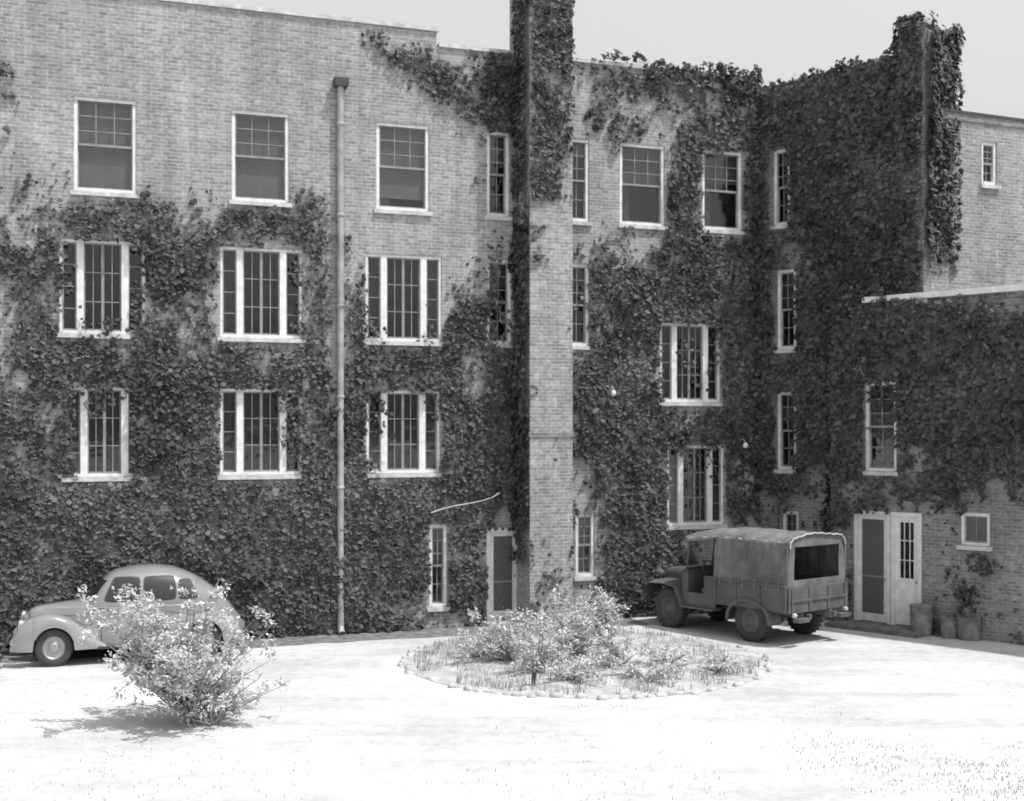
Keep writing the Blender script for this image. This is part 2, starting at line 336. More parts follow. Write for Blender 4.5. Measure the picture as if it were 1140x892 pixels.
# ---------------------------------------------------------------- noise helpers
TAB=rng.random((256,256))
def vn(x,y,s=0):
    x=np.asarray(x)+s*17.3; y=np.asarray(y)+s*9.7; xi=np.floor(x).astype(int); yi=np.floor(y).astype(int); fx=x-xi; fy=y-yi
    fx=fx*fx*(3-2*fx); fy=fy*fy*(3-2*fy); t=lambda a,b:TAB[a%256,b%256]
    return (t(xi,yi)*(1-fx)+t(xi+1,yi)*fx)*(1-fy)+(t(xi,yi+1)*(1-fx)+t(xi+1,yi+1)*fx)*fy
def fbm(x,y,s=0,o=4):
    a=0;k=.5;n=0
    for i in range(o): a=a+k*vn(x*2**i,y*2**i,s+i); n+=k; k*=.55
    return a/n
def leaves(name,C,N,SZ,mat,parent=None,aspect=.8):
    n=len(C); N=N/np.linalg.norm(N,axis=1)[:,None]; r=rng.normal(size=(n,3)); T=np.cross(N,r); T/=np.linalg.norm(T,axis=1)[:,None]; B=np.cross(N,T)
    s=SZ[:,None]; V=np.empty((n,4,3)); bend=N*s*.13
    V[:,0]=C-T*s*.45; V[:,1]=C+B*s*.5*aspect+bend; V[:,2]=C+T*s*.6; V[:,3]=C-B*s*.5*aspect+bend
    me=bpy.data.meshes.new(name); me.vertices.add(4*n); me.vertices.foreach_set('co',V.reshape(-1)); me.loops.add(4*n); me.loops.foreach_set('vertex_index',np.arange(4*n,dtype=np.int32))
    me.polygons.add(n); me.polygons.foreach_set('loop_start',np.arange(0,4*n,4,dtype=np.int32)); me.materials.append(mat); me.update(calc_edges=True); me.validate()
    o=bpy.data.objects.new(name,me); S.collection.objects.link(o)
    if parent: o.parent=parent
    return o
# ---------------------------------------------------------------- ivy density survey (rows 30 px, columns 30 px)
G=["00000000000001210079832234445788899900",
"12000000000000"+"1321896"+"55556789"+"9999999"+"00",
"12"+"0"*14+"3588434345"+"7"+"9"*9+"00",
"01"+"0"*8+"10"+"00000"+"686"+"4"+"22343"+"8"+"9"*9+"00",
"11"+"0"*15+"14571"+"23467"+"7"+"9"*8+"00",
"342"+"0"*15+"35711"+"35668"+"9"*8+"00",
"4543"+"43102423"+"000000"+"2431125788"+"9"*8+"00",
"555554"+"225565"+"100000"+"1521113799"+"9"*7+"700",
"684444434335"+"200000"+"1423334799"+"9"*6+"5000",
"674355534335"+"310001"+"1606677899"+"9"*6+"4211",
"684355544344"+"320267"+"3708899999"+"9"*8+"88",
"684465544345"+"465577"+"4808999999"+"9"*8+"99",
"777766666666"+"578774"+"7818999999"+"9"*8+"98",
"766567786566"+"578774"+"8818899999"+"9"*8+"98",
"877787887678"+"678777"+"9818988999"+"9"*8+"98",
"888888998889"+"789999"+"9816777888"+"77888888"+"78",
"9"*12+"899999"+"9813677767"+"6677877665",
"9"*12+"999999"+"8713688655"+"3236776432",
"9"*12+"998998"+"3514788433"+"2121222311",
"9"*12+"989877"+"2404798422"+"1112222311",
"9"*12+"989876"+"2404899422"+"1115311431",
"999999999988"+"877665"+"2403898422"+"1114311531",
"999999999988"+"877665"+"2403898422"+"1114311531"]
GA=np.array([[int(c) for c in (r+"0"*38)[:38]] for r in G],float)/9
def dens(px,py):
    x=np.clip((px-15)/30,0,36.999); y=np.clip((py-45)/30,0,21.999); xi=x.astype(int); yi=y.astype(int); fx=x-xi; fy=y-yi
    return (GA[yi,xi]*(1-fx)+GA[yi,xi+1]*fx)*(1-fy)+(GA[yi+1,xi]*(1-fx)+GA[yi+1,xi+1]*fx)*fy
IC=[];IN=[];IS=[]
def ivy_surface(P0,d,n,width,z0,z1,holes=(),rate=420,thick=.2,fn=None,seed=0,top=None):
    rate*=.86
    N=int(width*(z1-z0)*rate); u=rng.random(N)*width; z=z0+rng.random(N)*(z1-z0)
    X=P0[0]+d[0]*u; Y=P0[1]+d[1]*u
    px=CX+F*X/Y; py=HY-F*(z-H)/Y
    D=dens(px,py)
    if fn is not None: D=fn(D,px,py,u,z)
    nz=fbm(u*1.3+3,z*1.3,seed,5); nz=(nz-.25)/.5; f2=fbm(u*6,z*6,seed+5,3)
    p=np.clip((D*1.16-nz)*2.6+.34+(f2-.5)*1.8,0,1); p*=np.where(D>.02,1,0); p=np.maximum(p,np.clip(D-.15,0,1)*.16)
    if top is not None:
        over=np.clip((z-top)/.32,0,1); p*=(z<top)|(fbm(u*2.3,z*0+2,seed+9,3)>.28+over*.42)
    keep=rng.random(N)<p
    for (a,b,c,e) in holes:
        m=.0+.09*(vn(u*4,z*4,3)-.35)
        keep&=~((u>a-.03+np.where(D>.6,m,0))&(u<b+.03-np.where(D>.6,m,0))&(z>c-.12)&(z<e-np.where(D>.6,m,0)))
    u=u[keep];z=z[keep];X=X[keep];Y=Y[keep];pp=p[keep];k=len(u)
    lump=np.clip((fbm(u*1.6,z*1.4,seed+2,4)-.3)*2.2,0,1); off=.02+thick*pp*(.25*rng.random(k)+.95*lump*(.55+.45*rng.random(k)))
    c=np.stack([X+n[0]*off,Y+n[1]*off,z-.05*lump],1)
    nn=np.array([n[0],n[1],0])*1.0+np.array([0,0,.55])+rng.normal(size=(k,3))*.42
    IC.append(c);IN.append(nn);IS.append(.065+.085*rng.random(k)*(.5+.55*pp))
dA=(A.c,A.s); nA=(A.s,-A.c); dU=(U.c,U.s); nU=(U.s,-U.c)
def off(hs,u0): return [(q[0]-u0,q[1]-u0,q[2],q[3]) for q in hs]
ua=A.u(-120); p=A.w(ua,0,0)
ih=[]
for q in holesA:
    q=list(q)
    if q==ivyholes_trim[0]: q[1]-=.30
    if q==ivyholes_trim[1]: q[1]-=.28; q[0]+=.2
    ih.append(q)
def fA(D,px,py,u,z):
    D=np.where((px>370)&(px<384)&(py<560),D*np.clip((py-330)/300,.05,.8),D); D=np.where((px>596)&(px<634),D*0,D); return D
ivy_surface(p,dA,nA,uc-ua,0,TOPA,off(ih,ua),fn=fA,seed=1,rate=400,thick=.17)
ut=A.u(640); p=A.w(ut,-.05,0)
ivy_surface(p,dA,nA,uc-ut,TOPA-.3,TOPA+.4,fn=lambda D,px,py,u,z:np.clip(.45+(px-640)/400,0,1),seed=3,top=TOPA+.05,rate=500)
p=A.w(pu0,pv,0)
ivy_surface(p,dA,nA,pu1-pu0,0,14.7,fn=lambda D,px,py,u,z:np.where(py<225,np.where(py<110,.95,.70)*np.where((px>624)&(py>90),.55,1),np.where(py<290,.4*(px<614),np.where(py>600,.25,.03))),seed=4,thick=.15)
q=A.w(pu0,0,0)
ivy_surface(q,nA,(-dA[0],-dA[1]),.85,1.5,14.7,fn=lambda D,px,py,u,z:np.where(py<150,1,np.where(py<250,.55,.75)),seed=5,thick=.22)
ivy_surface(U.w(0,0,0),dU,nU,uE,0,TOPU+.4,off([q_ for q_,_ in winU],0),seed=6,top=TOPU+.0,thick=.32,rate=430)
p=U.w(lu0,LV,0)
hl=[q_ for q_,_ in winL]+[d1,d2]
ivy_surface(p,dU,nU,11,0,TOPL+.05,off(hl,lu0),seed=7,thick=.22,rate=420)
ivy_surface(U.w(lu0,LV,0),(-nU[0],-nU[1]),(-dU[0],-dU[1]),.4,1,TOPL,seed=8,fn=lambda D,px,py,u,z:D*0+.9)
ivy_surface(U.w(lu0,LV,0),dU,nU,lc-lu0+.6,TOPL-.3,TOPL+.5,fn=lambda D,px,py,u,z:D*0+.9,seed=9,thick=.2,top=TOPL+.1)
ivy_surface(U.w(ch0,chF,0),dU,nU,uE+.06-ch0,6.5,13.85,fn=lambda D,px,py,u,z:D*0+1,seed=10,thick=.2,top=13.6)
ivy_surface(U.w(uE+.06,chF,0),(-nU[0],-nU[1]),dU,1.55,8.3,13.85,fn=lambda D,px,py,u,z:np.clip((z-8.3+fbm(u*3,z*0,2)*.8)/.7,0,1)*1.1,seed=11,thick=.25,top=13.6,rate=520)
ivy_surface(U.w(ch0,1.35,0),nU,(-dU[0],-dU[1]),1.55,12.6,13.8,fn=lambda D,px,py,u,z:D*0+1,seed=12,thick=.2,top=13.6)
ivy_surface(C.w(0,0,0),(C.c,C.s),(C.s,-C.c),3,TOPL,TOPC,off([list(h) for h in hC],0),fn=lambda D,px,py,u,z:np.where(u>.9,0,np.clip((z-7.6)*.5,0,1)),seed=13)
for (fr,u0,u1,v0,v1,zz) in ((U,ch0,uE,-.2,1.3,13.68),(U,0,ch0,0,.35,TOPU),(A,pu0-.1,pu1,-.9,.3,14.85)):
    k=int((u1-u0)*(v1-v0)*600); uu=u0+(u1-u0)*rng.random(k); vv=v0+(v1-v0)*rng.random(k); z=zz+.25*fbm(uu*3,vv*3,4)*rng.random(k)
    X=fr.ox+fr.c*uu-fr.s*vv; Y=fr.oy+fr.s*uu+fr.c*vv
    IC.append(np.stack([X,Y,z],1)); IN.append(np.array([0,0,1.])+rng.normal(size=(k,3))*.5); IS.append(.08+.08*rng.random(k))
vm=MB()
def vine_px(pts,r0,r1,mat,leaf=0,fr=A,v=-.03):
    P=[]
    for i in range(len(pts)-1):
        for t in np.linspace(0,1,7)[:-1]:
            x=pts[i][0]*(1-t)+pts[i+1][0]*t+random.uniform(-1.5,1.5); y=pts[i][1]*(1-t)+pts[i+1][1]*t+random.uniform(-1.5,1.5)
            P.append(fr.w(fr.u(x,v),v,fr.z(x,y,v)))
    vm.tube(P,r0,r1,mat,5)
    if leaf:
        n=int(leaf*len(P)); idx=rng.integers(0,len(P),n); c=np.array([list(P[i]) for i in idx])+rng.normal(size=(n,3))*np.array([.13,.03,.13])+np.array([nA[0],nA[1],0])*.05
        IC.append(c); IN.append(np.array([nA[0],nA[1],.4])+rng.normal(size=(n,3))*.4); IS.append(.07+.07*rng.random(n))
vine_px([(412,42),(440,66),(470,80),(500,98),(530,118),(556,140)],.012,.03,M_vine,9)
vine_px([(440,66),(455,60),(485,62)],.008,.008,M_vine,5)
vine_px([(470,80),(490,80),(520,92),(545,95)],.008,.008,M_vine,6)
vine_px([(662,300),(690,297),(712,303),(730,322),(758,334)],.02,.012,M_vinel,1)
vine_px([(165,330),(170,290),(160,268),(180,262),(200,275),(206,300),(198,325)],.024,.01,M_vine,5)
vine_px([(225,380),(205,345),(180,322),(168,318)],.02,.008,M_vine,4)
vine_px([(235,420),(230,350),(222,300),(235,262),(262,240)],.02,.008,M_vine,4)
vine_px([(362,440),(358,350),(352,290),(340,255),(300,238)],.02,.008,M_vine,4)
vine_px([(556,540),(575,450),(582,380),(578,300),(590,262)],.02,.01,M_vine,5)
vine_px([(540,690),(530,600),(520,500),(515,420),(500,360),(520,342)],.04,.012,M_vine,2)
for i in range(90):
    x=random.choice([random.uniform(40,250),random.uniform(160,240),random.uniform(340,370),random.uniform(385,590),random.uniform(645,800)]); y=random.uniform(280,560); pts=[(x,y)]
    for k in range(random.randint(3,7)):
        x+=random.uniform(-16,16); y-=random.uniform(8,26); pts.append((x,y))
    if any(368<q[0]<386 or 586<q[0]<640 for q in pts) or pts[-1][1]<215: continue
    vine_px(pts,.014,.006,M_vine if random.random()<.75 else M_vinel,1.5)
ivyE=empty("ivy")
vm.done("ivy_stems",ivyE)
leaves("ivy_leaves",np.concatenate(IC),np.concatenate(IN),np.concatenate(IS),M_ivy,ivyE,.95)
print("ivy leaves",sum(len(c) for c in IC))
# ---------------------------------------------------------------- ground
m,nt,b=newmat("pale_dry_ground"); tc=nt.nodes.new('ShaderNodeTexCoord'); o=tc.outputs['Object']
r1=ramp(nt,noise(nt,o,.30,4,.65),[(.35,.46),(.62,.58)]); r2=ramp(nt,noise(nt,o,4,5,.75),[(.3,.84),(.62,1.06)])
mp=nt.nodes.new('ShaderNodeMapping'); mp.inputs['Scale'].default_value=(.12,1.1,1); mp.inputs['Rotation'].default_value=(0,0,.12); nt.links.new(o,mp.inputs[0])
r4=ramp(nt,noise(nt,mp.outputs[0],1.2,3,.6),[(.35,.88),(.6,1.04)])
nt.links.new(mul(nt,mul(nt,r1,r2),r4),b.inputs['Base Color']); b.inputs['Roughness'].default_value=.95; b.inputs['Specular IOR Level'].default_value=.1
bump(nt,b,noise(nt,o,14,3,.7),.3,.05); M_ground=m
mb=MB(); mb.face([(-900,-300,0),(900,-300,0),(900,1500,0),(-900,1500,0)],M_ground); mb.done("ground")
def strip(fr,u0,u1,v,name,wd):
    n=160
    def fn(s,t):
        u=u0+(u1-u0)*s; ww=wd*(.75+.5*float(fbm(np.array(u*.9),np.array(1.),4))); return (u,v-.0-ww*t,.005)
    mb=MB(); mb.grid(fn,n,1,M_soil_step,False); return mb.done(name,None,fr.M)
strip(A,uL,A.u(700),.0,"soil_border",1.15)
# ---------------------------------------------------------------- grass
def grass(name,C,hgt,mat,wd=.008,lean=.5,parent=None):
    n=len(C); a=rng.random(n)*2*np.pi; d=np.stack([np.cos(a),np.sin(a),np.zeros(n)],1); e=np.stack([-np.sin(a),np.cos(a),np.zeros(n)],1)
    V=np.empty((n,3,3)); V[:,0]=C-e*wd; V[:,1]=C+e*wd; V[:,2]=C+d*(hgt*lean*rng.random(n))[:,None]+np.array([0,0,1])*hgt[:,None]
    me=bpy.data.meshes.new(name); me.vertices.add(3*n); me.vertices.foreach_set('co',V.reshape(-1)); me.loops.add(3*n); me.loops.foreach_set('vertex_index',np.arange(3*n,dtype=np.int32))
    me.polygons.add(n); me.polygons.foreach_set('loop_start',np.arange(0,3*n,3,dtype=np.int32)); me.materials.append(mat); me.update(calc_edges=True); me.validate()
    ob=bpy.data.objects.new(name,me); S.collection.objects.link(ob); return ob
N=90000; X=rng.uniform(-12,12,N); Y=12+10*rng.random(N); d=fbm(X*.6,Y*.6,3,5)
wgt=np.clip((X-3.5)/2,0,1)*np.clip((18.8-Y)/1.5,0,1)*np.clip((d-.42)*6,0,1)*.8+.06*np.clip((d-.48)*6,0,1)
k=rng.random(N)<wgt; X=X[k];Y=Y[k]
grass("dry_grass",np.stack([X,Y,0*X],1),.015+.04*rng.random(len(X)),M_grass)
# ---------------------------------------------------------------- shrubs
def shrub(name,base,Hh,R,nb,nl,ls,seed,leafmat=M_shrub,low=.3,skew=(0,0),parent=None):
    rd=random.Random(seed); e=empty(name); mb=MB(); C=[];base=Vector(base)
    for i in range(nb):
        a=rd.uniform(0,2*math.pi); rr=R*math.sqrt(rd.random()); hh=Hh*(rd.uniform(low,1))*(1-.35*(rr/R)**2)
        end=base+Vector((math.cos(a)*rr+skew[0]*hh,math.sin(a)*rr*.85+skew[1]*hh,hh)); mid=base+Vector((math.cos(a)*rr*.35,math.sin(a)*rr*.35,hh*.55))
        pts=[]
        for t in np.linspace(0,1,8):
            pts.append(base*(1-t)**2+mid*2*t*(1-t)+end*t*t+Vector((rd.gauss(0,.02),rd.gauss(0,.02),0))*(t>0))
        mb.tube(pts,.016+.008*rd.random(),.004,M_bark,5)
        for k in range(5):
            t0=rd.randint(3,7); q=pts[t0]; dd=Vector((rd.gauss(0,1),rd.gauss(0,1),rd.gauss(.5,.6))).normalized()*rd.uniform(.15,.42)*Hh/2
            sp=[q,q+dd*.5+Vector((0,0,.02)),q+dd]; mb.tube(sp,.006,.002,M_bark,4)
            m_=max(2,int(nl/nb/5*rd.uniform(.3,1.7)))
            for j in range(m_):
                t=rd.random()**.7; C.append(q+dd*t+Vector((rd.gauss(0,.05),rd.gauss(0,.05),rd.gauss(0,.05))))
    mb.done("branches",e); C=np.array([list(c) for c in C]); C[:,2]=np.maximum(C[:,2],.02); n=len(C)
    leaves("leaves",C,np.array([0,0,1.])+rng.normal(size=(n,3))*.7,ls*(.5+.9*rng.random(n)),leafmat,e,.55); return e
b0=gpt(209,806)
e1=shrub("shrub",(b0.x,b0.y,0),2.4,1.5,46,9000,.08,3,low=.36,skew=(-.04,0))
shrub("shrub",(b0.x+.4,b0.y-.1,0),1.15,1.35,16,1100,.075,4,low=.25)
# ---------------------------------------------------------------- flower bed
bc=Vector((1.42,24.65,0)); BR=3.55
mb=MB()
def fn(s,t):
    r=BR*s; a=t*2*math.pi; return (r*math.cos(a),r*math.sin(a),.006+.16*(1-s*s)*(.7+.6*float(vn(np.array(math.cos(a)*r*1.5+9),np.array(math.sin(a)*r*1.5+9)))))
M_bed=plain("bed_soil",.40,.95,.3,3,.6)
mb.grid(fn,14,60,M_bed,True,True); mb.done("flower_bed",None,Matrix.Translation(bc))
mb=MB(); M_edge=plain("edging_stone",.42,.9,.3,6,.5)
n=110
for i in range(n):
    if random.random()<.16: continue
    a=2*math.pi*i/n+random.uniform(-.015,.015); c=bc+Vector((math.cos(a)*(BR+random.uniform(-.08,.08)),math.sin(a)*(BR+random.uniform(-.08,.08)),random.uniform(-.03,.015)))
    sx,sy,sz=random.uniform(.07,.12),random.uniform(.05,.09),random.uniform(.045,.085); ph=random.random()*9; ct,st=math.cos(a+1.57),math.sin(a+1.57)
    def fs(s,t):
        th=s*math.pi; p_=t*2*math.pi; q=1+.22*math.sin(3*p_+ph)*math.sin(2*th)+.1*math.cos(5*p_+ph)
        x=sx*math.copysign(abs(math.sin(th)*math.cos(p_))**.7,math.cos(p_))*q; y=sy*math.sin(th)*math.sin(p_)*q; z=sz*math.cos(th)
        return (c.x+x*ct-y*st,c.y+x*st+y*ct,c.z+z)
    mb.grid(fs,6,9,M_edge,True,True)
mb.done("stone_edging")
def bedpt(x,y): q=gpt(x,y); return (q.x,q.y,.05)
for i,(x,y,hh,R,nb,nl) in enumerate([(562,742,1.25,.8,22,2400),(640,738,1.55,.95,26,3600),(674,730,1.75,.45,16,1700),(600,752,.95,.8,20,1800),(690,748,.8,.7,16,1000),(740,748,.5,.7,14,700),(800,752,.35,.55,12,500),(530,736,.6,.6,12,500),(640,762,.5,.9,16,900),(720,760,.35,.8,14,700)]):
    shrub("bedding_shrub",bedpt(x,y),hh,R,nb,nl,.07,20+i,low=.35)
N=9000; rr=BR*.95*np.sqrt(rng.random(N)); a=rng.random(N)*2*np.pi; X=bc.x+rr*np.cos(a);Y=bc.y+rr*np.sin(a); k=fbm(X*1.2,Y*1.2,8)>.42
grass("bed_grass",np.stack([X[k],Y[k],.02+0*X[k]],1),.06+.16*rng.random(k.sum()),leafmat("bed_grass_blade",.28,.55,.3),.012,.6)
for (x,y,hh) in ((593,767,.42),(665,741,.42)):
    q=gpt(x,y); mb=MB(); mb.box(-.035,.035,-.03,.03,0,hh,M_black); mb.box(-.02,.02,-.033,-.029,hh*.7,hh*.95,M_trim); mb.done("garden_stake",None,Matrix.Translation(q)@Matrix.Rotation(.1,4,'Y'),.006)
q=gpt(839,714); mb=MB(); mb.lathe([(0,.0),(.045,0),(.04,.3),(.045,.36),(.03,.4),(0,.41)],(0,0,0),(0,0,1),12,M_white); mb.done("marker_post",None,Matrix.Translation(q))
# ---------------------------------------------------------------- wheels
M_tyre=plain("tyre_rubber",.05,.8,.2,6); M_hub=plain("hub_metal",.35,.35,.1,3,metal=.6)
def wheel(mb,c,ax,r,wd,tread=False,rim=.6,hubm=None):
    c=Vector(c); h=wd/2; mb.lathe([(r*rim,-h*.8),(r*.72,-h),(r*.9,-h*.95),(r*.98,-h*.7),(r,-h*.3),(r,h*.3),(r*.98,h*.7),(r*.9,h*.95),(r*.72,h),(r*rim,h*.8)],c,ax,28,M_tyre)
    mb.lathe([(r*rim,h*.8),(r*rim*.92,h*.5),(r*rim*.75,h*.35),(r*rim*.5,h*.55),(r*rim*.42,h*.85),(r*rim*.2,h*1.0),(0,h*1.02)],c,ax,24,hubm or M_hub)
    mb.lathe([(r*rim,-h*.8),(0,-h*.5)],c,ax,24,M_tyre)
    if tread:
        axv=Vector(ax).normalized(); t=axv.orthogonal().normalized(); q=axv.cross(t)
        for i in range(26):
            a=2*math.pi*i/26; rad=t*math.cos(a)+q*math.sin(a); tan=axv.cross(rad)
            Mx=Matrix((( rad.x,tan.x,axv.x,c.x),(rad.y,tan.y,axv.y,c.y),(rad.z,tan.z,axv.z,c.z),(0,0,0,1)))
            mb.box(r-.015,r+.012,-.02,.02,-h*.85,h*.85,M_tyre,Mx)
# ---------------------------------------------------------------- car (nose at x=0, tail x=4.5)
M_car=plain("car_paint",.24,.25,.12,1.2,coat=.6); M_cgl=plain("car_glass",.02,.05,.2,1,spec=.8); M_chr=plain("chrome",.7,.2,.05,2,metal=1)
def sm(xs,ys):
    xs=np.array(xs,float); ys=np.array(ys,float)
    def f(x):
        d=.09; return float(sum(np.interp(x+o_,xs,ys)*w_ for o_,w_ in ((-d,.2),(-d/2,.2),(0,.2),(d/2,.2),(d,.2))))
    return f
yaw=math.radians(19)
pw=gpt(60,742); Rz=Matrix.Rotation(yaw,4,'Z'); SC=Matrix.Diagonal((.98,1.03,1.04,1))
loc=pw-(Rz@SC@Vector((.78,-.72,0)))
car=empty("parked_car",Matrix.Translation(loc)@Rz@SC)
mb=MB()
bx=[.22,.3,.5,.9,1.3,1.6,2.0,3.2,3.8,4.2,4.42,4.5]
bW=sm(bx,[.08,.17,.27,.38,.5,.62,.76,.77,.68,.54,.36,.15]); bT=sm(bx,[.85,.98,1.04,1.08,1.12,1.13,1.12,1.09,1.0,.84,.66,.55]); bZ=sm(bx,[.5,.44,.42,.42,.4,.34,.3,.3,.34,.38,.42,.46])
def sec(W,z0,T,n,t):
    a=t*math.pi; c=math.cos(a); s_=max(math.sin(a),0); return (W*math.copysign(abs(c)**(2/n),c), z0+(T-z0)*s_**(2/n))
def fn(s,t):
    x=.22+(4.5-.22)*s; y,z=sec(bW(x),bZ(x),bT(x),3.4,t); return (x,y,z)
mb.grid(fn,60,24,M_car)
cx=[1.36,1.44,1.55,1.72,1.92,2.3,2.7,3.1,3.5,3.9,4.2,4.42]
cT=sm(cx,[1.02,1.16,1.32,1.54,1.66,1.73,1.74,1.69,1.53,1.27,.98,.66]); cW=sm(cx,[.5,.56,.61,.66,.69,.715,.72,.71,.65,.54,.42,.25]); CN=3.0; CZ=.7
def fn(s,t):
    x=1.38+(4.4-1.38)*s; y,z=sec(cW(x),min(CZ,cT(x)-.02),cT(x),CN,t); return (x,y,z)
mb.grid(fn,60,28,M_car)
def hw(x,z):
    T=cT(x)
    if z>=T: return 0
    return cW(x)*(1-((z-CZ)/(T-CZ))**CN)**(1/CN)
def patch(x0,x1,z0,z1,cut0=0,cut1=0,mat=M_cgl,o=.006,tp=0):
    for sg in (-1,1):
        def fn(s,t):
            ss=2*s-1; tt=2*t-1; s2=ss*(1-.10*tt**4); t2=tt*(1-.08*ss**4)
            z=z0+(z1-z0)*(t2+1)/2; x=x0+(x1-x0)*(s2+1)/2; f=(z-z0)/(z1-z0)
            x=x+cut0*f*(1-(s2+1)/2)-cut1*f*((s2+1)/2)
            return (x,sg*(hw(x,z)+o),z)
        mb.grid(fn,10,8,mat)
for (a,b_,c0,c1,zt_) in ((1.70,2.38,.22,0,1.55),(2.48,3.08,0,.03,1.55),(3.16,3.52,.0,.16,1.47)):
    patch(a-.025,b_+.025,1.12,zt_+.025,c0,c1,M_black,.003); patch(a,b_,1.14,zt_,c0,c1,M_cgl,.008)
for sg in (-1,1):
    def fn(s,t):
        z=1.17+.33*t; y=(.035+.43*s*(1-.12*t)); x=1.38
        while x<2.4 and hw(x,z)<y+.001: x+=.004
        return (x-.012,sg*y,z+.005)
    mb.grid(fn,8,6,M_cgl)
for sg in (-1,1):
    mb.tube([(x,sg*(max(bW(x)*.985,.0)+.0),1.03 if x>1.4 else 1.0) for x in np.linspace(.6,3.9,40)],.008,.008,M_chr,5)
    for xx in (1.66,2.43,3.12):
        mb.tube([(xx,sg*(bW(xx)*(1-((z-bZ(xx))/(bT(xx)-bZ(xx)))**3.4)**(1/3.4)+.001),z) for z in np.linspace(.42,1.04,10)],.005,.005,M_black,4)
    mb.box(2.28,2.4,sg*.775,sg*.80,.98,1.0,M_chr)
def fender(xs,T,Wd,yc,xw,r,sg):
    fT=sm(xs,T); fW=sm(xs,Wd); x0,x1=xs[0],xs[-1]
    def zl(x):
        d=abs(x-xw); return max(.30,.35+math.sqrt(max(r*r-d*d,0)) if d<r else .30)
    def fn(s,t):
        x=x0+(x1-x0)*s; z0=zl(x); TT=max(fT(x),z0+.015); y,z=sec(fW(x),z0,TT,2.6,t); return (x,sg*yc(x)+y,z)
    mb.grid(fn,64,16,M_car)
for sg in (-1,1):
    fender([-.02,.08,.25,.5,.78,1.1,1.4,1.75],[.42,.68,.86,.95,.97,.86,.60,.34],[.05,.13,.19,.21,.21,.20,.17,.12],lambda x:.64+.04*min(x,1),.78,.38,sg)
    fender([2.85,3.1,3.35,3.6,3.9,4.2,4.45],[.34,.62,.82,.87,.82,.64,.38],[.1,.15,.18,.19,.18,.16,.06],lambda x:.68-.05*max(0,x-3.6),3.62,.38,sg)
    mb.box(1.6,2.95,sg*.6,sg*.84,.29,.335,M_tyre)
    mb.lathe([(0,-.16),(.06,-.13),(.1,-.05),(.115,.02),(.118,.05)],(.2,sg*.6,.76),(-1,0,.05),16,M_car); mb.lathe([(.118,.05),(.11,.065),(.06,.085),(0,.09)],(.2,sg*.6,.76),(-1,0,.05),16,M_chr)
    for xw in (.78,3.62): wheel(mb,(xw,sg*.72,.35),(0,sg,0),.355,.16)
    mb.lathe([(0,0),(.03,.01),(.03,.05),(0,.06)],(4.3,sg*.62,.72),(1,0,0),10,M_chr)
for z in np.linspace(.5,.95,12): mb.tube([(.33+.01,-.2*(1-abs(z-.75)),z),(.20+(z-.5)*.1,0,z),(.34,.2*(1-abs(z-.75)),z)],.008,.008,M_chr,5)
for xb,cv in ((-.12,.08),(4.62,-.08)):
    mb.tube([(xb+cv*(abs(y)/.8)**2,y,.42) for y in np.linspace(-.8,.8,13)],.04,.04,M_chr,8)
    for y in (-.3,.3): mb.box(min(xb,xb+cv*4),max(xb,xb+cv*4),y-.02,y+.02,.4,.44,M_tyre)
mb.box(.5,4.2,-.6,.6,.26,.42,M_tyre)
o=mb.done("car_body",car)
# ---------------------------------------------------------------- military truck (x forward, rear axle x=0)
M_od=plain("truck_paint",.10,.65,.3,2.0,.1); M_can=plain("canvas",.15,.95,.35,2.5,.4); M_canl=plain("canvas_trim_highlight",.5,.9,.2,5)
phi=math.radians(128); Rz=Matrix.Rotation(phi,4,'Z'); rl=gpt(840,714); loc=rl-(Rz@Vector((0,.80,0)))
truck=empty("military_truck",Matrix.Translation(loc)@Rz@Matrix.Scale(1.02,4))
mb=MB()
R_=.44
for (x,y,s_) in ((0,.82,1),(0,-.82,-1),(2.42,.80,1),(2.42,-.80,-1)): wheel(mb,(x,y,R_),(0,s_,0),R_,.25,True,.55,M_od)
mb.done("wheels",truck)
mb=MB()
for s_ in (-1,1): mb.box(-.95,3.05,s_*.36,s_*.44,.55,.68,M_od)
for x in (0,2.42): mb.lathe([(.05,-.7),(.05,.7)],(x,0,R_),(0,1,0),10,M_tyre); mb.lathe([(0,-.16),(.12,-.12),(.16,0),(.12,.12),(0,.16)],(x,.05,R_),(0,1,0),12,M_tyre)
X0,X1=-1.0,.98
for s_ in (-1,1):
    mb.box(X0,X1,s_*.93,s_*.98,.72,1.22,M_od); mb.box(X0-.01,X1,s_*.92,s_*1.02,1.222,1.26,M_od)
    for x in (-.98,-.3,.35,.92): mb.box(x-.03,x+.03,s_*.981,s_*1.01,.72,1.22,M_od)
mb.box(X0,X1,-.93,.93,.68,.73,M_od); mb.box(X1-.04,X1,-.93,.93,.73,1.25,M_od)
mb.box(X0-.05,X0,-.95,.95,.70,1.22,M_od)
for y in (-.85,-.3,.3,.85): mb.box(X0-.075,X0-.051,y-.03,y+.03,.72,1.2,M_od)
mb.box(X0-.08,X0-.052,-.9,.9,.92,.97,M_od)
